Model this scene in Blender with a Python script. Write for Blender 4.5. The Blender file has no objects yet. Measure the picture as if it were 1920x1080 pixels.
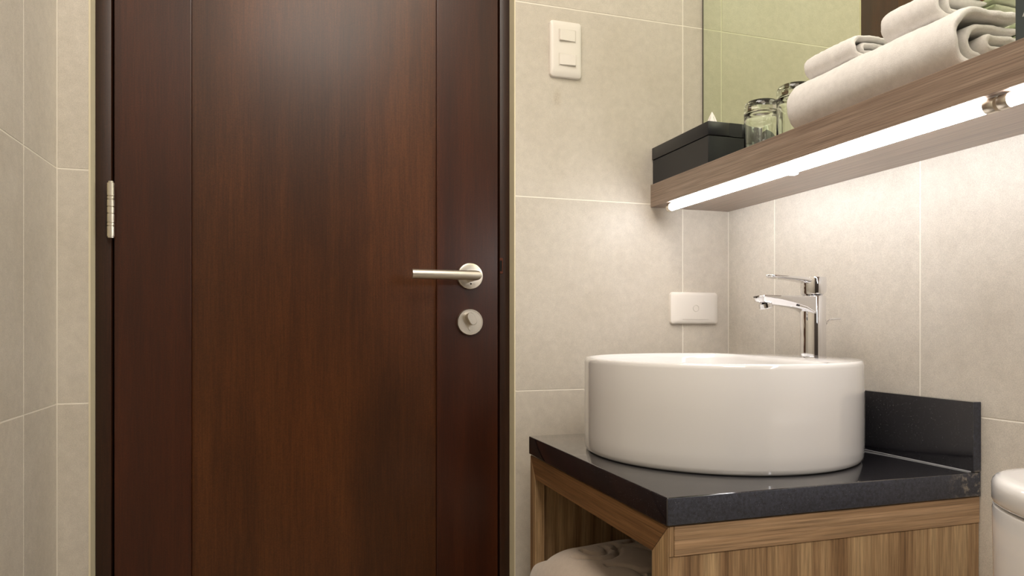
import bpy, bmesh, math, random
from mathutils import Vector, Matrix, noise
random.seed(7)
scene = bpy.context.scene
H = 0.95                      # eye height above the floor; all z below are relative to the eye level

# ------------------------------------------------------------------ camera
cam_d = bpy.data.cameras.new('camera')
cam = bpy.data.objects.new('camera', cam_d)
scene.collection.objects.link(cam)
cam.location = (0, 0, H)
cam.rotation_euler = (math.radians(90), 0, math.radians(-17.7076))
cam_d.sensor_width = 36
cam_d.lens = 1312.5 / 1920 * 36
cam_d.shift_y = 75.46 / 1920
cam_d.clip_start = 0.01
scene.camera = cam

# ------------------------------------------------------------------ world, lights, exposure
world = bpy.data.worlds.new('world'); scene.world = world
world.use_nodes = True
world.node_tree.nodes['Background'].inputs[0].default_value = (1.0, 0.9, 0.78, 1)
world.node_tree.nodes['Background'].inputs[1].default_value = 0.15
scene.view_settings.view_transform = 'Standard'
scene.view_settings.look = 'None'
scene.view_settings.exposure = 0.12
scene.view_settings.gamma = 1.0
scene.view_settings.use_curve_mapping = False
try:
    scene.cycles.use_denoising = True
    scene.cycles.max_bounces = 10
    scene.cycles.sample_clamp_indirect = 4
except Exception:
    pass

def area(name, loc, size, power, color, target):
    d = bpy.data.lights.new(name, 'AREA'); d.shape = 'RECTANGLE'
    d.size, d.size_y = size; d.energy = power; d.color = color
    o = bpy.data.objects.new(name, d); scene.collection.objects.link(o)
    o.location = (loc[0], loc[1], loc[2] + H)
    v = Vector((target[0], target[1], target[2] + H)) - o.location
    o.rotation_euler = v.to_track_quat('-Z', 'Y').to_euler()
    return o
CEIL_POWER = 11.5
area('ceiling_area_light', (0.15, 0.70, 1.44), (0.6, 0.6), CEIL_POWER, (1.0, 0.925, 0.84), (0.15, 0.70, 0))
area('rear_fill_light', (0.15, -0.55, 1.44), (0.6, 0.6), 12.0, (1.0, 0.94, 0.87), (0.3, -0.2, 0))  # added fill from behind the viewer, not a fitting of the room
TUBE = 29.0

# ------------------------------------------------------------------ helpers
C = scene.collection
def mk_empty(name, loc, **props):
    o = bpy.data.objects.new(name, None); C.objects.link(o)
    o.location = (loc[0], loc[1], loc[2] + H); o.empty_display_size = 0.05
    for k, v in props.items(): o[k] = v
    return o
def origin_of(o):
    p = Vector((0, 0, 0))
    while o is not None:
        p += o.location; o = o.parent
    return p
def link(name, bm, mats, parent=None, smooth=True, angle=35, **props):
    """bm holds eye-level coordinates; the object gets its own origin at its base"""
    me = bpy.data.meshes.new(name)
    xs = [v.co.x for v in bm.verts]; ys = [v.co.y for v in bm.verts]; zs = [v.co.z for v in bm.verts]
    o = bpy.data.objects.new(name, me); C.objects.link(o)
    if parent is None:
        org = Vector(((min(xs)+max(xs))/2, (min(ys)+max(ys))/2, min(zs)+H)); off = org; o.location = org
    else:
        o.parent = parent; off = origin_of(parent)
    bmesh.ops.translate(bm, verts=bm.verts, vec=Vector((0, 0, H)) - off)
    bm_box = len(bm.faces) <= 60
    for f in bm.faces: f.smooth = smooth
    bm.to_mesh(me); bm.free()
    if smooth: me.set_sharp_from_angle(angle=math.radians(20 if bm_box else angle))
    if not isinstance(mats, (list, tuple)): mats = [mats]
    for m in mats: me.materials.append(m)
    for k, v in props.items(): o[k] = v
    return o
def box(bm, x0, x1, y0, y1, z0, z1, bev=0.0, seg=2, mi=0):
    vs = [bm.verts.new((x, y, z)) for x in (x0, x1) for y in (y0, y1) for z in (z0, z1)]
    q = [(0,1,3,2),(4,6,7,5),(0,4,5,1),(2,3,7,6),(0,2,6,4),(1,5,7,3)]
    fs = [bm.faces.new([vs[i] for i in f]) for f in q]
    for f in fs: f.material_index = mi
    if bev > 0:
        es = list({e for f in fs for e in f.edges})
        bmesh.ops.bevel(bm, geom=es, offset=bev, segments=seg, profile=0.5, affect='EDGES')
    return fs
def nbox(*a, **k):
    bm = bmesh.new(); box(bm, *a, **k); bmesh.ops.recalc_face_normals(bm, faces=bm.faces); return bm
def lathe(bm, prof, n=48, axis='z', c=(0,0,0), mi=0):
    """prof = [(r, h)...]; r==0 closes"""
    rings = []
    for r, h in prof:
        if r < 1e-7:
            p = {'z': (0,0,h), 'x': (h,0,0), 'y': (0,h,0)}[axis]
            rings.append([bm.verts.new((p[0]+c[0], p[1]+c[1], p[2]+c[2]))])
        else:
            ring = []
            for i in range(n):
                a = 2*math.pi*i/n; u, v = r*math.cos(a), r*math.sin(a)
                p = {'z': (u,v,h), 'x': (h,u,v), 'y': (u,h,v)}[axis]
                ring.append(bm.verts.new((p[0]+c[0], p[1]+c[1], p[2]+c[2])))
            rings.append(ring)
    for A, B in zip(rings, rings[1:]):
        for i in range(n):
            j = (i+1) % n
            if len(A) == 1 and len(B) == 1: continue
            if len(A) == 1: f = bm.faces.new((A[0], B[j], B[i]))
            elif len(B) == 1: f = bm.faces.new((A[i], A[j], B[0]))
            else: f = bm.faces.new((A[i], A[j], B[j], B[i]))
            f.material_index = mi
    return rings
def nlathe(*a, **k):
    bm = bmesh.new(); lathe(bm, *a, **k); bmesh.ops.recalc_face_normals(bm, faces=bm.faces); return bm
def loft(bm, secs, cap=True, closed=True):
    rings = [[bm.verts.new(p) for p in s] for s in secs]
    n = len(rings[0])
    for A, B in zip(rings, rings[1:]):
        for i in range(n if closed else n-1):
            j = (i+1) % n
            bm.faces.new((A[i], A[j], B[j], B[i]))
    if cap:
        bm.faces.new(rings[0][::-1]); bm.faces.new(rings[-1])
    bmesh.ops.recalc_face_normals(bm, faces=bm.faces)
    return rings
def rrect(w, h, r, n=6):
    pts = []
    for cx, cy, a0 in ((w/2-r, h/2-r, 0), (-w/2+r, h/2-r, 90), (-w/2+r, -h/2+r, 180), (w/2-r, -h/2+r, 270)):
        for i in range(n+1):
            a = math.radians(a0 + 90*i/n)
            pts.append((cx + r*math.cos(a), cy + r*math.sin(a)))
    return pts
def rod(bm, pts, r, n=12):
    secs = []
    for i, p in enumerate(pts):
        p = Vector(p)
        a = Vector(pts[max(i-1, 0)]); b = Vector(pts[min(i+1, len(pts)-1)])
        t = (b-a).normalized(); up = Vector((0,0,1)) if abs(t.z) < .9 else Vector((0,1,0))
        s = t.cross(up).normalized(); w = s.cross(t)
        secs.append([p + r*(math.cos(2*math.pi*k/n)*s + math.sin(2*math.pi*k/n)*w) for k in range(n)])
    loft(bm, secs)

# ------------------------------------------------------------------ materials
def lin(c):
    return tuple(((x/255)/12.92 if x/255 <= .04045 else (((x/255)+.055)/1.055)**2.4) for x in c) + (1,)
def mat(name, rgb=(200,200,200), rough=.5, metal=0, **kw):
    m = bpy.data.materials.new(name); m.use_nodes = True
    nt = m.node_tree; b = nt.nodes['Principled BSDF']
    b.inputs['Base Color'].default_value = lin(rgb)
    b.inputs['Roughness'].default_value = rough
    b.inputs['Metallic'].default_value = metal
    for k, v in kw.items(): b.inputs[k.replace('_', ' ')].default_value = v
    return m, nt, b
def N(nt, t, **kw):
    n = nt.nodes.new(t)
    for k, v in kw.items():
        if k in n.inputs: n.inputs[k].default_value = v
        else: setattr(n, k, v)
    return n
def coords(nt, scale=(1,1,1), rot=(0,0,0)):
    g = N(nt, 'ShaderNodeNewGeometry'); mp = N(nt, 'ShaderNodeMapping')
    mp.inputs['Scale'].default_value = scale; mp.inputs['Rotation'].default_value = rot
    nt.links.new(g.outputs['Position'], mp.inputs['Vector'])
    return mp.outputs[0]
def tex(nt, vec, scale, detail=4, rough=.5, dist=0):
    n = N(nt, 'ShaderNodeTexNoise')
    n.inputs['Scale'].default_value = scale; n.inputs['Detail'].default_value = detail
    n.inputs['Roughness'].default_value = rough; n.inputs['Distortion'].default_value = dist
    nt.links.new(vec, n.inputs['Vector']); return n.outputs['Fac']
def ramp(nt, fac, stops):
    r = N(nt, 'ShaderNodeValToRGB'); e = r.color_ramp.elements
    while len(e) < len(stops): e.new(.5)
    for i, (p, c) in enumerate(stops):
        e[i].position = p; e[i].color = c if len(c) == 4 else lin(c)
    nt.links.new(fac, r.inputs[0]); return r.outputs[0]
def mix(nt, a, b, fac, mode='MIX'):
    m = N(nt, 'ShaderNodeMix', data_type='RGBA', blend_type=mode)
    for s, v in ((m.inputs[0], fac), (m.inputs[6], a), (m.inputs[7], b)):
        if hasattr(v, 'is_output'): nt.links.new(v, s)
        else: s.default_value = v
    return m.outputs[2]
def bump(nt, b, h, strength, dist=.001):
    n = N(nt, 'ShaderNodeBump'); n.inputs['Strength'].default_value = strength
    n.inputs['Distance'].default_value = dist
    nt.links.new(h, n.inputs['Height']); nt.links.new(n.outputs[0], b.inputs['Normal'])
def grey(v): return (v, v, v, 1)

def tile_mat():
    m, nt, b = mat('glazed_stone_tile', rough=.36)
    v = coords(nt)
    big = tex(nt, v, 5, 3, .6); mid = tex(nt, v, 60, 5, .7); fine = tex(nt, v, 900, 2, .6)
    c = ramp(nt, big, [(.3, (213,204,190)), (.7, (223,215,203))])
    c = mix(nt, c, ramp(nt, mid, [(.3, grey(.84)), (.7, grey(1.0))]), .8, 'MULTIPLY')
    c = mix(nt, c, ramp(nt, fine, [(.3, grey(.70)), (.65, grey(1.06))]), .75, 'MULTIPLY')
    # faint scuff below the switch
    d = N(nt, 'ShaderNodeVectorMath', operation='DISTANCE')
    vv = coords(nt, (1, .2, .55), (0, math.radians(-14), 0))
    sp = Matrix.Rotation(math.radians(-14), 3, 'Y') @ Vector((.5566, 1.42*.2, (.500+H)*.55))
    d.inputs[1].default_value = sp; nt.links.new(vv, d.inputs[0])
    near = ramp(nt, d.outputs['Value'], [(.002, grey(1)), (.013, grey(0))])
    c = mix(nt, c, ramp(nt, tex(nt, v, 170, 4, .7), [(.4, (150,134,112)), (.6, (196,186,168))]), mix(nt, grey(0), grey(.55), near))
    rnd = N(nt, 'ShaderNodeObjectInfo')
    c = mix(nt, c, ramp(nt, rnd.outputs['Random'], [(0, grey(.93)), (1, grey(1.03))]), 1.0, 'MULTIPLY')
    nt.links.new(c, b.inputs['Base Color'])
    nt.links.new(ramp(nt, fine, [(.3, grey(.38)), (.7, grey(.5))]), b.inputs['Roughness'])
    bump(nt, b, fine, .12, .0006)
    return m
TILE = tile_mat()
GROUT = mat('cream_grout', (238,232,220), .85)[0]
def floor_mat():
    m, nt, b = mat('floor_tile', rough=.4)
    v = coords(nt); f = tex(nt, v, 30, 6, .7)
    nt.links.new(ramp(nt, f, [(.3, (150,138,120)), (.7, (176,164,146))]), b.inputs['Base Color'])
    return m
FLOORM = floor_mat()
FRONTM = mat('wall_darkened_for_dim_room', (58,50,44), .6)[0]  # dark colour stands in for the dim room that the chrome reflects
PLASTER = mat('painted_plaster', (236,232,224), .8)[0]
EDGE = mat('cream_edge_trim', (226,216,186), .6)[0]

def wood(name, stops, axis, fine=260, coarse=30, rough=.4, streak=.5, spec=.5, bumps=.1, mott=0.0, coat=0.0, stretch=.035, dist=.3):
    m, nt, b = mat(name, rough=rough)
    b.inputs['Specular IOR Level'].default_value = spec
    b.inputs['Coat Weight'].default_value = coat
    b.inputs['Coat Roughness'].default_value = .22
    sc = [1.0, 1.0, 1.0]; sc['xyz'.index(axis)] = stretch
    v = coords(nt, tuple(sc))
    f1 = tex(nt, v, coarse, 5, .6, dist); f2 = tex(nt, v, fine, 4, .65)
    c = ramp(nt, f1, stops)
    c = mix(nt, c, ramp(nt, f2, [(.38, grey(1-streak)), (.62, grey(1.06))]), 1.0, 'MULTIPLY')
    if mott:
        w = tex(nt, coords(nt, (1, 1, .35)), 4.5, 4, .55)
        c = mix(nt, c, ramp(nt, w, [(.32, grey(1-mott)), (.68, grey(1.12))]), 1.0, 'MULTIPLY')
        w2 = tex(nt, coords(nt), 420, 2, .5)
        c = mix(nt, c, ramp(nt, w2, [(.3, grey(.78)), (.7, grey(1.12))]), 1.0, 'MULTIPLY')
    nt.links.new(c, b.inputs['Base Color'])
    bump(nt, b, f2, bumps, .0006)
    return m
DOORW = wood('mahogany_stain', [(.3, (72,37,12)), (.52, (84,45,16)), (.75, (95,53,21))], 'z', 420, 26, .36, .22, .42, .10, .42, .15)
DOORS = wood('mahogany_stain_rails', [(.3, (54,22,8)), (.52, (67,29,11)), (.75, (80,38,15))], 'z', 420, 26, .34, .22, .45, .10, .34, .15)
FRAMEW = wood('dark_frame_stain', [(.3, (38,18,8)), (.7, (58,30,14))], 'z', 330, 30, .42, .3, .5, .1, .2)
SHELFW = wood('grey_oak_laminate', [(.3, (138,118,104)), (.55, (156,136,121)), (.8, (170,152,136))], 'y', 620, 120, .30, .36, .5, .08, stretch=.012, dist=.05)
VANH = wood('walnut_laminate_across', [(.3, (146,114,84)), (.55, (172,140,106)), (.8, (192,160,126))], 'x', 480, 130, .42, .40, .4, .12, stretch=.016, dist=.1)
VANY = wood('walnut_laminate_shaded', [(.3, (112,80,50)), (.55, (136,100,66)), (.8, (156,120,82))], 'y', 480, 130, .42, .40, .4, .12, stretch=.016, dist=.1)  # same laminate darkened; the weaker light on the front is in the colour
VANV = wood('walnut_laminate_upright', [(.28, (118,88,60)), (.46, (166,134,98)), (.64, (192,162,122))], 'z', 380, 40, .42, .34, .4, .12)

def granite(name, base, rough, fleck=.0):
    m, nt, b = mat(name, base, rough)
    v = coords(nt); f = tex(nt, v, 700, 2, .6); g = tex(nt, v, 260, 3, .7)
    c = ramp(nt, g, [(.3, tuple(int(x*.75) for x in base)), (.7, tuple(min(255, int(x*1.35)) for x in base))])
    vo = N(nt, 'ShaderNodeTexVoronoi'); vo.inputs['Scale'].default_value = 420
    nt.links.new(v, vo.inputs['Vector'])
    sp = ramp(nt, vo.outputs['Distance'], [(.05, grey(1)), (.22, grey(0))])
    pick = ramp(nt, f, [(.56, grey(0)), (.62, grey(1))])
    k = mix(nt, grey(0), sp, pick)
    c = mix(nt, c, (.32, .32, .34, 1), k)
    if fleck:
        # cement smear on the free end of the slab
        w = tex(nt, v, 60, 5, .7)
        s = N(nt, 'ShaderNodeSeparateXYZ'); nt.links.new(v, s.inputs[0])
        r1 = ramp(nt, s.outputs['X'], [(.925, grey(0)), (.965, grey(1))])
        k2 = mix(nt, grey(0), ramp(nt, w, [(.50, grey(0)), (.62, grey(.55))]), r1)
        k2 = mix(nt, grey(0), k2, ramp(nt, s.outputs['Z'], [(.733, grey(1)), (.737, grey(0))]))
        c = mix(nt, c, lin((190,178,158)), k2)
    nt.links.new(c, b.inputs['Base Color'])
    return m
GRAN = granite('black_granite_polished', (30,29,32), .07)
for m_ in (GRAN,):
    m_.node_tree.nodes['Principled BSDF'].inputs['Coat Weight'].default_value = .8
    m_.node_tree.nodes['Principled BSDF'].inputs['Coat Roughness'].default_value = .05
    m_.node_tree.nodes['Principled BSDF'].inputs['Coat IOR'].default_value = 1.6
GRANR = granite('black_granite_sawn', (47,49,58), .5, 1)
CERAM = mat('white_glazed_ceramic', (226,224,223), .07, Coat_Weight=.6, Coat_Roughness=.04)[0]
CHROME = mat('chrome', (235,235,238), .05, 1)[0]
CHROMED = mat('aerator_mesh', (90,90,92), .4, 1)[0]
def brushed():
    m, nt, b = mat('brushed_nickel', (230,223,210), .33, 1)
    return m
NICKEL = brushed()
DARK = mat('black_gap_shade_and_screw', (8,6,6), .9)[0]  # black for the shade in the door gap and strike notch, also the screw
PLASTIC = mat('white_plastic', (232,226,218), .32)[0]
PLASTICG = mat('white_plastic_dim', (214,208,198), .4)[0]
def leather():
    m, nt, b = mat('black_box_lacquer', (24,25,31), .38)
    f = tex(nt, coords(nt), 900, 2); bump(nt, b, f, .08, .0004)
    return m
BOXM = leather()
CARD = mat('dark_grey_print', (62,70,72), .4)[0]
PRINT = mat('pale_print', (190,192,184), .6)[0]
TISSUE = mat('tissue_paper', (240,238,232), .9)[0]
m, nt, b = mat('clear_glass', (252,255,252), 0.0, Transmission_Weight=1.0, IOR=1.5); GLASS = m
MIRROR = mat('mirror_silver', (226,234,210), .0, 1)[0]
MIRE = mat('mirror_edge', (74,70,60), .4)[0]
def terry(name, rgb, amt=.5):
    m, nt, b = mat(name, rgb, .95)
    b.inputs['Sheen Weight'].default_value = .4; b.inputs['Sheen Roughness'].default_value = .5
    v = coords(nt)
    f = tex(nt, v, 900, 3, .7); g = tex(nt, v, 90, 4, .6)
    c = ramp(nt, g, [(.3, tuple(int(x*.955) for x in rgb)), (.7, rgb)])
    c = mix(nt, c, ramp(nt, f, [(.3, grey(.86)), (.6, grey(1.0))]), .8, 'MULTIPLY')
    nt.links.new(c, b.inputs['Base Color'])
    bump(nt, b, f, amt, .0020)
    return m
TERRY = terry('white_terry', (250,247,245))
MATT = terry('beige_mat_cotton', (196,180,164), .3)
mt, nt, b = mat('tube_light', (255,255,255), .4)
b.inputs['Emission Color'].default_value = (.97, .98, 1.0, 1); b.inputs['Emission Strength'].default_value = TUBE
LAMP = mt
ml, nt, b = mat('ceiling_diffuser', (255,255,255), .6)
b.inputs['Emission Color'].default_value = (1.0, .87, .70, 1); b.inputs['Emission Strength'].default_value = 4
CLAMP_ = mat('clear_clip_plastic', (225,225,225), .2, Transmission_Weight=.6)[0]

# ------------------------------------------------------------------ room shell
XL, XR, YB, YF, ZF, ZC = -.3893, .9904, 1.42, -1.3, -H, 1.5
zj = [ZF] + [-.1335 + .416*k for k in (-1, 0, 1, 2, 3)] + [ZC]
G = .0012                                      # half joint width
def tiles_on(parent, plane, at, cols, rows, sign, skip=None):
    """thin tiles on a plane ('x' or 'y' = at); sign = direction of the face"""
    for i in range(len(cols)-1):
        for j in range(len(rows)-1):
            a0, a1, z0, z1 = cols[i]+G, cols[i+1]-G, rows[j]+G, rows[j+1]-G
            if a1-a0 < .004 or z1-z0 < .004: continue
            if skip and skip((a0+a1)/2, (z0+z1)/2): continue
            off = random.uniform(-.00015, .00015)
            lo, hi = sorted((at+off, at - sign*.007))
            if plane == 'y': bm = nbox(a0, a1, lo, hi, z0, z1, bev=.0005, seg=1)
            else: bm = nbox(lo, hi, a0, a1, z0, z1, bev=.0003, seg=1)
            link('tile', bm, TILE, parent, angle=60)
XDL, XDR, ZDT = -.339, .4603, 1.17
# back wall (holds the door)
bm = bmesh.new()
box(bm, XL-.1, XDL, YB+.0004, YB+.13, ZF, ZC)
box(bm, XDR, XR+.1, YB+.0004, YB+.13, ZF, ZC)
box(bm, XDL, XDR, YB+.0004, YB+.13, ZDT, ZC)
wb = link('wall_back', bm, GROUT, smooth=False, kind='structure', label='beige tiled wall holding the door and switch', category='wall')
tiles_on(wb, 'y', YB, [XL, XDL], zj, -1)
tiles_on(wb, 'y', YB, [XDR, .8675, XR], zj, -1)
tiles_on(wb, 'y', YB, [XDL, .06, XDR], [ZDT, ZC], -1)
# left wall
wl = link('wall_left', nbox(XL-.1, XL-.0004, YF, YB, ZF, ZC), GROUT, smooth=False, kind='structure', label='beige tiled wall left of the door', category='wall')
cl = [YB]; y = 1.2575
while y > YF: cl.append(y); y -= .407
cl.append(YF); cl = cl[::-1]
tiles_on(wl, 'x', XL, cl, zj, 1)
# right wall
wr = link('wall_right', nbox(XR+.0004, XR+.1, YF, YB, ZF, ZC), GROUT, smooth=False, kind='structure', label='beige tiled wall behind the washbasin', category='wall')
cr = [YB]; y = 1.256
while y > YF: cr.append(y); y -= .3624
cr.append(YF); cr = cr[::-1]
tiles_on(wr, 'x', XR, cr, zj, -1)
wf = link('wall_front', nbox(XL-.1, XR+.1, YF-.1, YF, ZF, ZC), FRONTM, smooth=False, kind='structure', label='plain wall behind the viewer, coloured dark for a dim room', category='wall')
fl = link('floor', nbox(XL-.1, XR+.1, YF-.1, YB+.13, ZF-.05, ZF-.001), GROUT, smooth=False, kind='structure', label='beige tiled bathroom floor', category='floor')
x = XL
while x < XR:
    y = YB
    while y > YF:
        x1, y0 = min(x+.4, XR), max(y-.4, YF)
        link('tile', nbox(x+G, x1-G, y0+G, y-G, ZF-.006, ZF, bev=.0005, seg=1), FLOORM, fl, angle=60)
        y -= .4
    x += .4
link('ceiling', nbox(XL-.1, XR+.1, YF-.1, YB+.13, ZC, ZC+.05), PLASTER, smooth=False, kind='structure', label='white plain bathroom ceiling', category='ceiling')
# opening reveal trims (cream tile edges either side of the frame)
link('trim_1', nbox(XDL-.0005, XDL+.0022, YB-.0006, YB+.034, ZF, ZDT), EDGE, smooth=False, kind='structure', label='narrow cream edge trim left of the door frame', category='trim')
link('trim_2', nbox(XDR-.0022, XDR+.0005, YB-.0006, YB+.034, ZF, ZDT), EDGE, smooth=False, kind='structure', label='narrow cream edge trim right of the door frame', category='trim')

# ------------------------------------------------------------------ door
YD = 1.452
door = mk_empty('door_1', (.06, YD, ZF), kind='structure', label='dark mahogany flush-panelled door with satin metal lever handle', category='door')
fr = bmesh.new()
box(fr, XDL+.0025, -.3105, YD-.001, YD+.10, ZF, ZDT-.004, bev=.0015)
box(fr, .4357, XDR-.0025, YD-.001, YD+.10, ZF, ZDT-.004, bev=.0015)
box(fr, -.3105, .4357, YD-.001, YD+.10, 1.135, ZDT-.004, bev=.0015)
link('door_frame', fr, FRAMEW, door, label='darker stained door frame')
rb = bmesh.new()
box(rb, -.3104, -.302, YD+.045, YD+.09, ZF, 1.135); box(rb, .428, .4356, YD+.045, YD+.09, ZF, 1.135)
box(rb, -.302, .428, YD+.06, YD+.09, ZF, 1.135)
link('rebate', rb, DARK, door, smooth=False, label='rebate blackened for the shade in the gap around the leaf')  # shade inside the door gap is given as black colour
YL = YD + .003
def door_board(name, x0, x1, z0, z1, y0, bev=.0012, m=DOORS):
    return link(name, nbox(x0, x1, y0, YL+.04, z0, z1, bev=bev), m, door, angle=50)
door_board('stile', -.3068, -.1762, ZF+.006, 1.130, YL)
door_board('stile', .2985, .4325, ZF+.006, 1.130, YL)
door_board('rail', -.1760, .2983, 1.00, 1.130, YL)
door_board('rail', -.1760, .2983, ZF+.006, -.76, YL)
door_board('panel', -.1758, .2981, -.7598, .9998, YL+.010, bev=.0, m=DOORW)
# hinge barrel
hb = mk_empty('hinge', (0,0,0)); hb.parent = door; hb.location = Vector((-.309, 1.4405, .167+H)) - door.location
zs = [.167, .1745, .1885, .1955, .2095, .2215, .2345, .2425, .2595, .2665]
kn = [(.167, .1865), (.1872, .1925), (.1932, .2090), (.2097, .2215), (.2222, .2350), (.2357, .2410), (.2417, .2655)]
for a, b_ in kn:
    link('knuckle', nlathe([(0, a), (.0056, a), (.0063, a+.0006), (.0063, b_-.0006), (.0056, b_), (0, b_)], 24, 'z', (-.309, 1.4405, 0)), NICKEL, hb)
link('pin', nlathe([(0, .165), (.0052, .165), (.0045, .2685), (0, .2685)], 20, 'z', (-.309, 1.4405, 0)), NICKEL, hb)
link('hinge_leaf', nbox(-.3098, -.3076, 1.4415, 1.456, .168, .265), NICKEL, hb, smooth=False)
# lever handle
RX, RZ1, RZ2 = .3690, .1110, .0130
hd = mk_empty('door_handle', (0,0,0)); hd.parent = door; hd.location = Vector((RX, YL, RZ1+H)) - door.location
link('rosette', nlathe([(0, YL), (.0282, YL), (.0282, YL-.006), (.0272, YL-.0078), (.0255, YL-.0085), (.0125, YL-.0085), (.0122, YL-.0098), (0, YL-.0098)], 64, 'y', (RX, 0, RZ1)), NICKEL, hd)
bm = bmesh.new()
yl = YL-.056; rr = .0100; pts = []
sec = []; n = 28
def ring(center, d1, d2): return [tuple(Vector(center) + rr*math.cos(2*math.pi*k/n)*Vector(d1) + rr*math.sin(2*math.pi*k/n)*Vector(d2)) for k in range(n)]
sec.append(ring((RX, YL-.008, RZ1-.002), (1,0,0), (0,0,1)))
sec.append(ring((RX, yl+.011, RZ1-.002), (1,0,0), (0,0,1)))
sec.append(ring((RX, yl, RZ1-.002), (1,-1,0), (0,0,1)))
sec.append(ring((RX-.011, yl, RZ1-.002), (0,-1,0), (0,0,1)))
sec.append(ring((.2365, yl, RZ1-.002), (0,-1,0), (0,0,1)))
loft(bm, sec)
link('lever', bm, NICKEL, hd, angle=30)
link('grub_screw', nlathe([(0, YL-.0102), (.0016, YL-.0102), (.0016, YL-.009)], 12, 'y', (RX+.001, 0, RZ1-.0165)), DARK, hd)
# thumb-turn lock
lk = mk_empty('door_lock', (0,0,0)); lk.parent = door; lk.location = Vector((RX, YL, RZ2+H)) - door.location
link('rosette', nlathe([(0, YL), (.0282, YL), (.0282, YL-.006), (.0270, YL-.0085), (.0252, YL-.0085), (.0245, YL-.0078), (0, YL-.0078)], 64, 'y', (RX, 0, RZ2)), NICKEL, lk)
bm = bmesh.new()
def stadium(cx, cz, L, r, ang, n=10):
    pts = []
    for s, a0 in ((1, -90), (-1, 90)):
        for i in range(n+1):
            a = math.radians(a0 + 180*i/n)
            u, v = s*L/2 + r*math.cos(a), r*math.sin(a)
            pts.append((cx + u*math.cos(ang) - v*math.sin(ang), cz + u*math.sin(ang) + v*math.cos(ang)))
    return pts
st = stadium(RX+.0004, RZ2-.006, .0135, .0052, math.radians(90))
loft(bm, [[(x, YL-.0070, z) for x, z in st], [(x, YL-.0096, z) for x, z in st]])
link('cylinder', bm, NICKEL, lk)
bm = bmesh.new()
secs = []
for dy, k in ((-.0100, .92), (-.022, 1.0), (-.0265, 1.0), (-.0278, .93)):
    secs.append([(x, YL+dy, z) for x, z in stadium(RX-.001, RZ2+.007, .0120*k, .0078*k, math.radians(118))])
loft(bm, secs)
link('thumb_turn', bm, NICKEL, lk)
link('turn_neck', nlathe([(0, YL-.008), (.006, YL-.008), (.006, YL-.011), (0, YL-.011)], 24, 'y', (RX-.001, 0, RZ2+.006)), NICKEL, lk)
# strike plate in the frame
bm = bmesh.new()
box(bm, .4357-.0004, .4425, YD-.0022, YD+.002, .118, .152, bev=.0008)
link('strike_plate', bm, mat('aged_bronze', (92,50,34), .45, .6)[0], door, label='small bronze strike plate lip')
link('strike_notch_shade', nbox(.4353, .4400, YD-.0030, YD-.0018, .1235, .1465), DARK, door, smooth=False)  # black patch laid on for the shade in the notch

# ------------------------------------------------------------------ switch and outlet plates
def plate_mesh(w, h, bulge_w=0, bulge_h=0, depth=.009):
    """plate in local (u,v) with rounded corners, gently bowed short sides"""
    n = 72; secs = []
    def outline(k, d):
        pts = []
        base = rrect(w*k, h*k, .0065*k, 8)
        for (u, v) in base:
            uu = u + (bulge_w*(1-(2*v/h)**2)*(1 if u > 0 else -1) if abs(u) > w*.40 else 0)
            vv = v + (bulge_h*(1-(2*u/w)**2)*(1 if v > 0 else -1) if abs(v) > h*.40 else 0)
            pts.append((uu, vv, d))
        return pts
    return [outline(1.0, 0), outline(1.0, .0035), outline(.985, .006), outline(.93, .0078), outline(.80, depth), outline(.4, depth+.0004)]
def plate(parent, cx, cz, w, h, m, **k):
    bm = bmesh.new()
    secs = [[(cx+u, YB - d, cz+v) for u, v, d in s] for s in plate_mesh(w, h, **k)]
    loft(bm, secs)
    return link('cover_plate', bm, m, parent, angle=40)
sw = mk_empty('light_switch', (.5745, YB, .544), label='white double light switch plate on the tiles beside the door', category='light switch')
plate(sw, .5745, .606, .0735, .1205, PLASTIC, bulge_h=.0022)
for cz, tilt in ((.6345, 1), (.5822, -1)):
    bm = bmesh.new()
    w2, h2 = .0186, .0118
    secs = []
    y0 = YB-.0085
    for d, k in ((0, 1), (.0034, 1), (.0042, .95)):
        secs.append([(.5765+u*k, y0 - d - (.0016*tilt*(-u/w2) if d > 0 else 0)*1.0, cz+v*k) for u, v in rrect(2*w2, 2*h2, .0010, 2)])
    loft(bm, secs); rk = link('rocker', bm, PLASTIC, sw, angle=30)
    bm = bmesh.new()
    loft(bm, [[(.5765+u, y0+.002, cz+v) for u, v in rrect(.0408, .0272, .0012, 2)], [(.5765+u, y0-.0012, cz+v) for u, v in rrect(.0408, .0272, .0012, 2)]])
    link('rocker_surround', bm, PLASTICG, sw, angle=30)
ol = mk_empty('blank_outlet_plate', (.8945, YB, .009), label='white horizontal cover plate on the tiles above the basin rim', category='wall plate')
plate(ol, .8945, .0462, .1235, .0735, PLASTIC, bulge_w=.0022)
link('round_cap', nlathe([(.0062, YB-.0088), (.0066, YB-.0101), (.0075, YB-.0103), (.0082, YB-.0099), (.0084, YB-.0088)], 40, 'y', (.8965, 0, .0462)), PLASTICG, ol)
bm = bmesh.new(); box(bm, .862, .930, YB-.0098, YB-.0086, .0205, .0212, bev=.0002, seg=1)
link('seam_line', bm, PLASTICG, ol, smooth=False)

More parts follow.
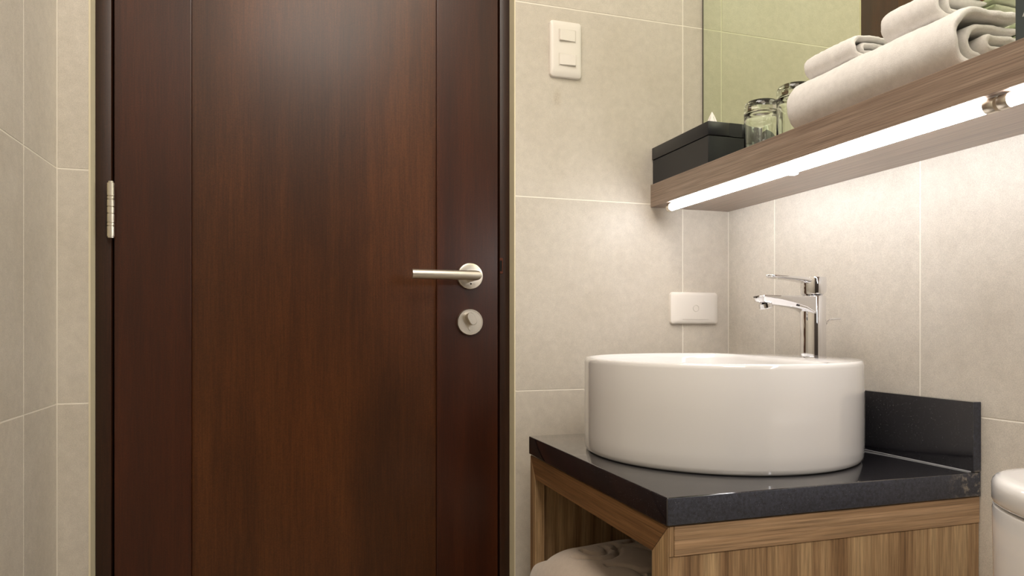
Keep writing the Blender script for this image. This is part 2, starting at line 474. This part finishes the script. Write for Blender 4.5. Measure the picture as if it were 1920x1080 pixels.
# ------------------------------------------------------------------ mirror
XM = .9193; ZS0, ZS1, XS = .2748, .3253, .7838
mr = mk_empty('wall_mirror', ((XM+XR)/2, .55, ZS1), label='large frameless green-tinted mirror on the wall above the wooden shelf', category='mirror')
link('mirror_glass', nbox(XM, XM+.005, -.25, YB-.004, ZS1+.001, 1.30), MIRROR, mr, smooth=False)
link('mirror_edge', nbox(XM-.0006, XM+.007, YB-.0042, YB-.0006, ZS1+.001, 1.30), MIRE, mr, smooth=False, label='dark thin mirror edge')
link('backing', nbox(XM+.007, XR-.0005, -.25, YB-.001, ZS1+.001, 1.30), MIRE, mr, smooth=False)

# ------------------------------------------------------------------ shelf and tube lights
shelf = mk_empty('wall_shelf', (.887, .6, ZS0), label='long grey-brown wood laminate shelf fixed below the mirror', category='shelf')
link('board', nbox(XS+.0012, XR-.0004, -.2, YB-.0006, ZS0, ZS1, bev=.0006, seg=1), SHELFW, shelf, angle=60)
link('front_edging', nbox(XS, XS+.0011, -.2, YB-.0006, ZS0, ZS1, bev=.0004, seg=1), SHELFW, shelf, angle=60)
TX, TZ, TR = .7975, ZS0-.0098, .0080
def tube_light(y0, y1, label):
    t = mk_empty('tube_light', (TX, (y0+y1)/2, TZ-.008), label=label, category='lamp', group='tube lamps under the shelf')
    link('tube', nlathe([(0, y0+.012), (TR*.9, y0+.012), (TR, y0+.013), (TR, y1-.012), (TR*.9, y1-.011), (0, y1-.011)], 28, 'y', (TX, 0, TZ)), LAMP, t, label='glowing white tube')
    for a, b_ in ((y0, y0+.0135), (y1-.0125, y1)):
        link('end_cap', nlathe([(0, a), (TR+.0006, a), (TR+.0009, a+.001), (TR+.0009, b_-.001), (TR+.0005, b_), (0, b_)], 28, 'y', (TX, 0, TZ)), NICKEL, t)
    for yy in ((y0+y1)/2-.02,):
        link('clip', nbox(TX-.004, TX+.0095, yy-.006, yy+.006, TZ-TR-.0022, ZS0-.0002, bev=.002), CLAMP_, t)
tube_light(.613, 1.362, 'glowing white tube lamp under the shelf, nearer the door')
tube_light(-.14, .609, 'glowing white tube lamp under the shelf, at the right edge of the photo')

# ------------------------------------------------------------------ things on the shelf
Z0 = ZS1 + .0002
tb = mk_empty('tissue_box', (.85, 1.306, Z0), label='black lidded tissue box on the shelf at the door end', category='tissue box')
link('box_body', nbox(.7880, .9120, 1.1960, 1.4175, Z0, .3805, bev=.0012), BOXM, tb, angle=50)
bm = bmesh.new()
x0, x1, y0, y1 = .7865, .9135, 1.1945, 1.4180
zt0, zt1 = .3815, .4085
box(bm, x0, .836, y0, y1, zt0, zt1, bev=.001); box(bm, .864, x1, y0, y1, zt0, zt1, bev=.001)
box(bm, .8355, .8645, y0, 1.25, zt0+.0001, zt1-.0001, bev=.0); box(bm, .8355, .8645, 1.36, y1, zt0+.0001, zt1-.0001, bev=.0)
link('box_lid', bm, BOXM, tb, angle=50)
bm = bmesh.new(); secs = []
for k, (zz, s) in enumerate(((.383, .020), (.405, .023), (.424, .0175), (.444, .0075), (.4555, .0010))):
    secs.append([(.850 + s*(.62)*math.cos(a)*(1+.28*math.sin(5*a+k)), 1.277 + s*1.0*math.sin(a)*(1+.22*math.cos(4*a+k*1.3)), zz) for a in [2*math.pi*i/28 for i in range(28)]])
loft(bm, secs); link('tissue', bm, TISSUE, tb, angle=25)

def tumbler(x, y, label):
    bm = bmesh.new()
    h, R, t = .1005, .0318, .0021
    prof = [(R-t/2, 0), (R-.0004, .0006), (R, .003), (R, h-.014), (R-.0010, h-.006), (R-.0035, h-.0012), (R-.006, h), (.020, h-.0003), (.012, h-.0022), (0, h-.003)]
    inner = [(0, h-.0205), (.014, h-.0200), (.022, h-.0185), (R-t-.003, h-.0235), (R-t-.0004, h-.030), (R-t, h-.038), (R-t, .003), (R-t+.0003, .0006), (R-t/2, 0)]
    lathe(bm, prof, 64, 'z', (x, y, Z0)); lathe(bm, inner, 64, 'z', (x, y, Z0))
    bmesh.ops.remove_doubles(bm, verts=bm.verts, dist=1e-6)
    bmesh.ops.recalc_face_normals(bm, faces=bm.faces)
    link('tumbler', bm, GLASS, angle=60, label=label, category='glass', group='upturned tumblers on the shelf')
tumbler(.850, 1.1145, 'upturned clear glass tumbler next to the black tissue box')
tumbler(.850, 1.0215, 'upturned clear glass tumbler half hidden by the folded towels')

def ribbon(bm, path, y0, y1, t, seed, ny=30, amp=.0016, wav=.003):
    """thick cloth strip: centre line path [(x,z)] extruded along y"""
    P = [Vector((p[0], 0, p[1])) for p in path]
    # resample
    L = [0]
    for a, b_ in zip(P, P[1:]): L.append(L[-1] + (b_-a).length)
    n = max(24, int(L[-1]/.0045)); Q = []
    for i in range(n+1):
        s = L[-1]*i/n
        k = max(j for j in range(len(L)) if L[j] <= s + 1e-9); k = min(k, len(P)-2)
        f = (s-L[k])/max(L[k+1]-L[k], 1e-9); Q.append(P[k].lerp(P[k+1], f))
    nr = []
    for i in range(n+1):
        d = (Q[min(i+1, n)] - Q[max(i-1, 0)]).normalized(); nr.append(Vector((-d.z, 0, d.x)))
    secs = []
    ys = [0, .0012, .004, .009] + [.009 + (y1-y0-.018)*i/ny for i in range(1, ny)] + [y1-y0-.009, y1-y0-.004, y1-y0-.0012, y1-y0]
    for q, yy in enumerate(ys):
        e = min(yy, y1-y0-yy); k = .35 + .65*min(1, e/.006)**.5 if e < .006 else 1
        top, bot = [], []
        for i in range(n+1):
            ed = min(i, n-i); tk = t*k*(.55 + .45*min(1, ed/2))
            w = noise.noise(Vector((Q[i].x*22+seed, yy*14, Q[i].z*22)))*wav
            w2 = noise.noise(Vector((Q[i].x*160+seed, yy*150, Q[i].z*160)))*amp*.5
            w3 = noise.noise(Vector((Q[i].x*160+seed+9, yy*150, Q[i].z*160)))*amp*.5
            yo = y0 + yy + noise.noise(Vector((Q[i].x*60+seed, 5, Q[i].z*60)))*.004*(1 if yy < .05 else .6)
            c = Q[i] + nr[i]*w
            a = c + nr[i]*(tk/2+w2); b2 = c - nr[i]*(tk/2+w3)
            top.append((a.x, yo, max(a.z, Z0+.0004))); bot.append((b2.x, yo, max(b2.z, Z0)))
        secs.append(top + bot[::-1])
    rings = [[bm.verts.new(p) for p in s] for s in secs]; m2 = len(rings[0])
    for A, B in zip(rings, rings[1:]):
        for i in range(m2):
            j = (i+1) % m2; bm.faces.new((A[i], A[j], B[j], B[i]))
    for R_, flip in ((rings[0], 0), (rings[-1], 1)):
        for i in range(n):
            q4 = (R_[i], R_[i+1], R_[m2-2-i], R_[m2-1-i])
            bm.faces.new(q4 if flip else q4[::-1])
def upath(xf, xb, z0, z1, lean=0, k=12, sq=1.0):
    """back -> front -> back path; front is a half round between z0 and z1"""
    r = (z1-z0)/2; zc = (z0+z1)/2; rx = r*sq; pts = [(xb, z0)]
    for i in range(k+1):
        a = math.radians(270 - 180*i/k)
        pts.append((xf + rx + rx*math.cos(a), zc + r*math.sin(a)))
    pts.append((xb, z1 + lean)); return pts
def towel(name, ribbons, seed, **props):
    bm = bmesh.new()
    for i, (path, y0, y1, t) in enumerate(ribbons): ribbon(bm, path, y0, y1, t, seed + 3.1*i)
    bmesh.ops.recalc_face_normals(bm, faces=bm.faces)
    return link(name, bm, TERRY, angle=80, **props)
B = Z0
towel('bath_towel', [
    (upath(.797, .911, B+.0065, B+.080, .0), .667, .975, .012),
    (upath(.822, .911, B+.020, B+.063, .0, sq=1.2), .672, .970, .010),
    (upath(.850, .911, B+.032, B+.048, .0), .668, .960, .011)],
    1.0, label='large white terry bath towel folded flat on the shelf', category='towel')
T = B + .0875
towel('face_towel', [
    (upath(.820, .910, T+.0042, T+.034, .001), .857, .962, .0080),
    (upath(.838, .910, T+.0135, T+.0245, .001), .860, .958, .0075)],
    21.0, label='small white folded towel on the bath towel, nearer the glasses', category='towel', group='small towels on the bath towel')
towel('face_towel', [
    (upath(.822, .911, T+.0042, T+.043, .001), .713, .808, .0090),
    (upath(.842, .911, T+.015, T+.032, .001), .716, .805, .0085)],
    33.0, label='small white folded towel on the bath towel, farther from the glasses', category='towel', group='small towels on the bath towel')

# dark grey printed box at the picture edge
ab = mk_empty('amenity_box', (.82, .548, Z0), label='dark grey upright box with pale print beside the towels at the photo edge', category='box')
link('carton', nbox(.792, .834, .500, .588, Z0, Z0+.135, bev=.0012), CARD, ab, angle=50)
bm = bmesh.new()
def arc_strip(bm, cy, cz, ry, rz, a0, a1, w, x=.7916, n=24):
    prev = None
    for i in range(n+1):
        a = math.radians(a0 + (a1-a0)*i/n)
        p = [bm.verts.new((x, cy + (ry+s*w/2)*math.cos(a), cz + (rz+s*w/2)*math.sin(a))) for s in (-1, 1)]
        q = [bm.verts.new((x+.0004, v.co.y, v.co.z)) for v in p]
        cur = [p[0], p[1], q[1], q[0]]
        if prev:
            for k in range(4): bm.faces.new((prev[k], prev[(k+1) % 4], cur[(k+1) % 4], cur[k]))
        prev = cur
arc_strip(bm, .5805, .4120, .0042, .0058, 0, 360, .0012)
link('print', bm, PRINT, ab, smooth=False, label='pale printed ring'); bm = bmesh.new()
arc_strip(bm, .5825, .3975, .0004, .0006, 0, 360, .0008)
link('print', bm, PRINT, ab, smooth=False, label='pale printed dot'); bm = bmesh.new()
arc_strip(bm, .560, .345, .020, .022, 20, 110, .0012)
link('print', bm, PRINT, ab, smooth=False, label='pale curved line'); bm = bmesh.new()
arc_strip(bm, .556, .338, .020, .022, 20, 110, .0012)
link('print', bm, PRINT, ab, smooth=False, label='pale curved line, lower')

# ------------------------------------------------------------------ vanity unit
VX0, VX1, VY0, VY1 = .4600, XR-.0005, .7885, 1.3200
ZT0, ZT1 = -.2520, -.2155
ct = mk_empty('granite_worktop', (.725, 1.05, ZT0), label='black granite worktop with upstand under the white basin', category='worktop')
bm = bmesh.new()
fs = box(bm, .4580, XR-.0004, .7862, 1.3240, ZT0, ZT1, bev=.0020, seg=3)
bmesh.ops.recalc_face_normals(bm, faces=bm.faces)
for f in bm.faces: f.material_index = 1 if (f.normal.y < -.8) else 0
link('slab', bm, [GRAN, GRANR], ct, angle=30)
bm = bmesh.new()
box(bm, .9742, XR-.0004, .7862, 1.3240, ZT1, -.1103, bev=.001, seg=2)
bmesh.ops.recalc_face_normals(bm, faces=bm.faces)
for f in bm.faces: f.material_index = 1 if (f.normal.y < -.8) else 0
link('upstand', bm, [GRAN, GRANR], ct, angle=30)
bm = bmesh.new(); rod(bm, [(.9738, .7900, ZT1+.0003), (.9738, 1.320, ZT1+.0003)], .0010, 8)
link('sealant_bead', bm, mat('grey_sealant', (150,150,150), .5)[0], ct)

vn = mk_empty('vanity_cabinet', (.725, 1.05, ZF), label='walnut laminate washbasin cabinet with an open front', category='cabinet')
RT, RB = -.2528, -.2925          # rail top and bottom
ZB = -.86
def vbox(name, m, *a, **k):
    lab = k.pop('label', None); bv = k.pop('bev', .0008)
    o = link(name, nbox(*a, bev=bv, seg=1), m, vn, angle=60)
    if lab: o['label'] = lab
    return o
# near side
vbox('side_band', VANH, VX0+.0097, VX1, VY0, VY0+.018, RB, RT-.0006, label='horizontal-grain band')
vbox('edge_band', VANV, VX0+.0022, VX0+.0093, VY0+.0003, VY0+.018, RB, RT-.0006)
vbox('side_panel', VANV, VX0+.0022, VX1, VY0+.0012, VY0+.018, ZB, RB-.0004)
vbox('side_panel', VANV, VX0+.0022, VX1, VY1-.018, VY1, ZB, RT-.0006)
vbox('back_panel', VANV, VX1-.016, VX1-.002, VY0+.018, VY1-.018, ZB, RT-.001, bev=0)
vbox('top_panel', VANY, VX0+.02, VX1-.016, VY0+.018, VY1-.018, RT-.020, RT-.001, bev=0)
vbox('shelf_board', VANY, VX0+.0022, VX1-.016, VY0+.018, VY1-.018, -.60, -.582)
vbox('bottom_board', VANY, VX0+.0022, VX1-.016, VY0+.018, VY1-.018, ZB, ZB+.02)
vbox('frame_core', VANV, VX0+.0022, VX0+.02, VY0+.0183, VY0+.0410, ZB+.021, RT-.021)
vbox('frame_core', VANV, VX0+.0022, VX0+.02, VY1-.0280, VY1-.0183, ZB+.021, RT-.021)
vbox('frame_core', VANY, VX0+.0022, VX0+.0198, VY0+.0183, VY1-.0183, RB-.0027, RT-.0006)
# face frame (mitred)
def mitre(name, poly, m):
    bm = bmesh.new()
    loft(bm, [[(VX0, y, z) for y, z in poly], [(VX0+.0019, y, z) for y, z in poly]])
    bmesh.ops.bevel(bm, geom=list(bm.edges), offset=.0005, segments=1, affect='EDGES')
    return link(name, bm, m, vn, angle=60)
g = .0003
fw_ = .0415; fw2 = .0285; zt = RT-.0006; zb = ZB
mitre('face_rail', [(VY0+g, zt), (VY1-g, zt), (VY1-fw2-g, RB-.003), (VY0+fw_+g, RB-.003)], VANY)
mitre('face_stile', [(VY0, zt-g), (VY0+fw_, RB-.003-g), (VY0+fw_, zb+.04), (VY0, zb)], VANV)
mitre('face_stile', [(VY1, zt-g), (VY1, zb), (VY1-fw2, zb+.04), (VY1-fw2, RB-.003-g)], VANV)
mitre('face_rail', [(VY0+g, zb), (VY0+fw_, zb+.04-g), (VY1-fw2, zb+.04-g), (VY1-g, zb)], VANY)
bm = nbox(VX0+.05, VX1-.02, VY0+.04, VY1-.04, ZF, ZB-.0003)
link('plinth', bm, VANV, vn, smooth=False)

# rolled bath mat in the open bay
bm = bmesh.new()
cx0, cx1, cy, hw = .428, .86, 1.122, .168
zb0, zt0 = -.5815, -.393
nu, nv = 170, 300
def loops(x, y):
    """carved scroll lines on the mat: depth 0..1"""
    d = 9
    for (ax, ay, rx, ry, a0, a1) in ((.520, 1.150, .045, .050, -170, 120), (.515, 1.030, .042, .045, -150, 100), (.575, 1.090, .040, .050, -120, 130), (.520, 1.145, .022, .026, -200, 40), (.585, 1.195, .035, .040, -100, 150), (.59, 1.0, .035, .035, -100, 150)):
        u, v = (x-ax)/rx, (y-ay)/ry
        r = math.hypot(u, v); a = math.degrees(math.atan2(v, u))
        if (a0 <= a <= a1) or (a0 <= a-360 <= a1): d = min(d, abs(r-1)*min(rx, ry))
    return math.exp(-(d/.0032)**2)
rings = []
for i in range(nu+1):
    s = i/nu; x = cx0 + (cx1-cx0)*s
    e = min(1, (x-cx0)/.075); k = math.sqrt(max(0, 1-(1-e)**2)) if e < 1 else 1
    k = max(k, .04)
    e2 = min(1, (cx1-x)/.05); k *= max(.05, math.sqrt(max(0, 1-(1-e2)**2)))
    ring = []
    for j in range(nv):
        a = 2*math.pi*j/nv; c_, s_ = math.cos(a), math.sin(a)
        p = 2.35
        rad = (abs(c_)**p + abs(s_)**p)**(-1/p)
        u, v = rad*c_, rad*s_
        hh = (zt0-zb0)/2; hx = hw + .030*max(0, min(1, (.4585-x)/.010)); yy = cy + .012*max(0, min(1, (.4585-x)/.010)) + hx*u*(.35+.65*k); zz = (zb0+zt0)/2 + hh*v*k
        if v > 0:
            zz -= .009*loops(x, yy)*min(1, v*1.5)*k
            zz += .006*k*noise.noise(Vector((x*9, yy*9, 2)))
            zz -= .02*k*max(0, (yy-cy)/hw)**2 
        if v < 0: zz = (zb0+zt0)/2 + hh*v*(.6+.4*k)
        ring.append(bm.verts.new((x, yy, max(zz, zb0))))
    rings.append(ring)
for A, B_ in zip(rings, rings[1:]):
    for i in range(nv):
        j = (i+1) % nv; bm.faces.new((A[i], A[j], B_[j], B_[i]))
bm.faces.new(rings[0]); bm.faces.new(rings[-1][::-1])
bmesh.ops.recalc_face_normals(bm, faces=bm.faces)
link('rolled_bath_mat', bm, MATT, angle=80, label='beige rolled bath mat with embossed scrolls inside the open cabinet', category='bath mat')

# ------------------------------------------------------------------ basin
BX, BY, BR = .7248, 1.0735, .2350
ZR = -.0520; ZBB = ZT1 + .0003
bas = mk_empty('vessel_basin', (BX, BY, ZBB), label='round white ceramic vessel basin on the black worktop', category='basin')
bm = bmesh.new(); n = 128
def rin(a, k):
    """inner bowl radius: a faucet ledge on the wall side (angle 0)"""
    r = BR - .011
    # chord-like ledge
    c_ = math.cos(a - math.radians(-12))
    if c_ > .25:
        r = min(r, .105 / max(c_, .01) ** .9)
    return r*k
prof = [(.60, ZBB+.004), (.955, ZBB+.0006), (.975, ZBB+.001), (.990, ZBB+.004), (.996, ZBB+.010), (1.0, ZBB+.03), (1.0, -.12), (.998, ZR-.008), (.994, ZR-.0035), (.986, ZR-.0008), (.978, ZR)]
rings = []
c0 = bm.verts.new((BX, BY, ZBB+.004))
for k, z in prof:
    rings.append([bm.verts.new((BX + BR*k*math.cos(2*math.pi*i/n), BY + BR*k*math.sin(2*math.pi*i/n), z)) for i in range(n)])
for k, z, in ((1.03, ZR-.0006), (1.0, ZR-.003), (.985, ZR-.010), (.965, -.09), (.90, -.135), (.70, -.165), (.35, -.178), (.10, -.181)):
    ring = []
    for i in range(n):
        a = 2*math.pi*i/n
        # smooth the corner between rim and ledge
        r = sum(rin(a + math.radians(d), 1) for d in (-6, -3, 0, 3, 6))/5
        r = min(r*k, BR*.972) if k > 1 else r*k
        ring.append(bm.verts.new((BX + r*math.cos(a), BY + r*math.sin(a), z)))
    rings.append(ring)
for A, B_ in zip(rings, rings[1:]):
    for i in range(n):
        j = (i+1) % n; bm.faces.new((A[i], A[j], B_[j], B_[i]))
for i in range(n):
    j = (i+1) % n; bm.faces.new((c0, rings[0][j], rings[0][i]))
cN = bm.verts.new((BX-.0, BY, -.182))
for i in range(n):
    j = (i+1) % n; bm.faces.new((rings[-1][i], rings[-1][j], cN))
bmesh.ops.recalc_face_normals(bm, faces=bm.faces)
link('bowl', bm, CERAM, bas, angle=50)
link('drain', nlathe([(0, -.1795), (.020, -.1795), (.022, -.1803), (.022, -.1830)], 40, 'z', (BX, BY, 0)), CHROME, bas)

# ------------------------------------------------------------------ faucet
FX, FY = .9000, 1.0360
ft = mk_empty('basin_faucet', (FX, FY, ZR), label='chrome single-lever mixer faucet on the basin ledge', category='faucet')
r0 = .0218
link('body', nlathe([(0, ZR-.0005), (r0+.0008, ZR-.0005), (r0+.0008, ZR+.0015), (r0, ZR+.002), (r0, .0560), (r0-.0006, .0575), (r0-.002, .0582), (.006, .0586), (0, .0586)], 64, 'z', (FX, FY, 0)), CHROME, ft)
bm = bmesh.new(); n = 64; secs = []
for z, k in ((.0588, .80), (.0610, .97), (.0630, 1), (.0890, 1), (.0912, .965), (.0917, .90)):
    ring = []
    for i in range(n):
        a = 2*math.pi*i/n; x, y = FX+.001 + r0*k*math.cos(a)*1.0, FY + r0*k*math.sin(a)
        zz = z
        if z < .07: zz = z + max(0, (x-FX-.006))*.62
        ring.append((x, y, zz))
    secs.append(ring)
loft(bm, secs); link('handle_hub', bm, CHROME, ft, angle=40)
# lever plate
bm = bmesh.new(); secs = []
for d, w, t, zc in ((.012, .030, .0120, .0850), (.022, .029, .0095, .0862), (0.032, .027, .0070, .0876), (.060, .0245, .0058, .0896), (.085, .0225, .0046, .0912), (.0925, .0190, .0044, .0918), (.0965, .0120, .0036, .0921), (.0975, .0050, .0022, .0922)):
    secs.append([(FX-d, FY+u, zc+v) for u, v in rrect(w, t, t*.45, 5)])
loft(bm, secs); link('handle_lever', bm, CHROME, ft, angle=50)
# spout
bm = bmesh.new(); secs = []
for d, w, zt_, zb_ in ((.010, .040, .0572, .0250), (.018, .0385, .0573, .0290), (.028, .036, .0574, .0335), (.050, .0335, .0575, .0368), (.075, .0315, .0577, .0400), (.100, .0300, .0580, .0428), (.110, .0285, .0580, .0440), (.1170, .0250, .0575, .0465), (.1210, .0190, .0565, .0500), (.1225, .0110, .0555, .0525)):
    t = zt_-zb_; q = min(1, max(0, (d-.015)/.085)); zs_ = zb_ + t*(.10 + .62*q); bw = w*(.46-.20*q)
    half = [(w/2-.0022, zt_), (w/2-.0008, zt_-.0006), (w/2, zt_-.0018), (w/2, (zt_+zs_)/2), (w/2-.0003, zs_+.0004), (w/2-.0012, zs_-.0008*q-.0002), (bw+(w/2-bw)*.5, (zs_+zb_)/2-t*.03), (bw, zb_+.0006), (bw-.0015, zb_)]
    secs.append([(FX-d, FY+u, z) for u, z in half] + [(FX-d, FY-u, z) for u, z in half[::-1]])
loft(bm, secs); link('spout', bm, CHROME, ft, angle=28)
bm = bmesh.new()
lathe(bm, [(0, .002), (.0118, .002), (.0118, -.0055), (.0108, -.0068), (.0095, -.0068)], 36)
lathe(bm, [(.0095, -.0066), (0, -.0060)], 36, mi=1)
bmesh.ops.recalc_face_normals(bm, faces=bm.faces)
bmesh.ops.rotate(bm, verts=bm.verts, cent=(0,0,0), matrix=Matrix.Rotation(math.radians(-14), 3, 'Y'))
bmesh.ops.translate(bm, verts=bm.verts, vec=(FX-.1025, FY, .0420))
link('aerator', bm, [CHROME, CHROMED], ft)
bm = bmesh.new()
rod(bm, [(FX+.0205, FY, -.020), (FX+.0235, FY, .000), (FX+.0290, FY-.004, .0125), (FX+.033, FY-.006, .0160), (FX+.052, FY-.010, .0170)], .0017, 10)
link('drain_lever', bm, CHROME, ft)

# ------------------------------------------------------------------ toilet
tl = mk_empty('toilet', (.72, .40, ZF), label='white ceramic toilet with a rounded cistern right of the vanity', category='toilet')
def dplan(inset, y0=.205, y1=.6185, xb=XR-.006, xf=.700, xc=.820):
    """plan of the cistern: straight back and sides, rounded bowed front"""
    pts = []; yc = (y0+y1)/2; hw = (y1-y0)/2 - inset
    pts.append((xb-.001, yc+hw))
    n = 40
    for i in range(n+1):
        a = math.radians(90 + 180*i/n); c_, s_ = math.cos(a), math.sin(a)
        p = 2.0; rad = (abs(c_)**p + abs(s_)**p)**(-1/p)
        pts.append((xc + (xc-xf-inset)*rad*c_, yc + hw*rad*s_))
    pts.append((xb-.001, yc-hw)); return pts
def stack(name, levels, m, parent):
    bm = bmesh.new()
    loft(bm, [[(x, y, z) for x, y in dplan(i)] for i, z in levels])
    return link(name, bm, m, parent, angle=50)
ZTL = -.1660
stack('cistern_lid', [(.006, ZTL-.0315), (.0015, ZTL-.0300), (0, ZTL-.0265), (0, ZTL-.011), (.0015, ZTL-.0055), (.005, ZTL-.0018), (.010, ZTL-.0003), (.020, ZTL), (.06, ZTL)], CERAM, tl)
stack('cistern', [(.030, -.545), (.012, -.50), (.004, -.40), (.0005, -.205), (.0015, ZTL-.0345), (.006, ZTL-.0325), (.03, ZTL-.0325)], CERAM, tl)
link('flush_button', nlathe([(0, ZTL+.0025), (.020, ZTL+.0025), (.0225, ZTL+.001), (.0225, ZTL-.001)], 40, 'z', (.86, .41, 0)), CHROME, tl)
def oval(cx, cy, rx, ry, z, n=48): return [(cx+rx*math.cos(2*math.pi*i/n), cy+ry*math.sin(2*math.pi*i/n), z) for i in range(n)]
bm = bmesh.new()
loft(bm, [oval(.62, .41, .17, .11, ZF), oval(.62, .41, .165, .105, ZF+.05), oval(.60, .41, .17, .11, ZF+.18), oval(.56, .41, .235, .165, ZF+.33), oval(.55, .41, .25, .180, ZF+.385), oval(.55, .41, .24, .172, ZF+.392)])
link('pan', bm, CERAM, tl)
link('pan_neck', nbox(.66, XR-.008, .29, .53, ZF, -.548, bev=.02, seg=4), CERAM, tl)
bm = bmesh.new()
loft(bm, [oval(.548, .41, .245, .180, ZF+.395), oval(.548, .41, .252, .187, ZF+.402), oval(.548, .41, .252, .187, ZF+.418), oval(.548, .41, .235, .172, ZF+.428)])
link('seat_lid', bm, PLASTIC, tl)

# ------------------------------------------------------------------ ceiling light fitting
cf = mk_empty('ceiling_light', (.25, -.1, 1.47), label='square warm ceiling light panel out of view above', category='lamp')
link('frame', nbox(-.13, .63, -.58, .38, 1.475, ZC-.0005, bev=.003), PLASTIC, cf, angle=50)
link('diffuser', nbox(-.10, .60, -.55, .35, 1.470, 1.4748), ml, cf, smooth=False)
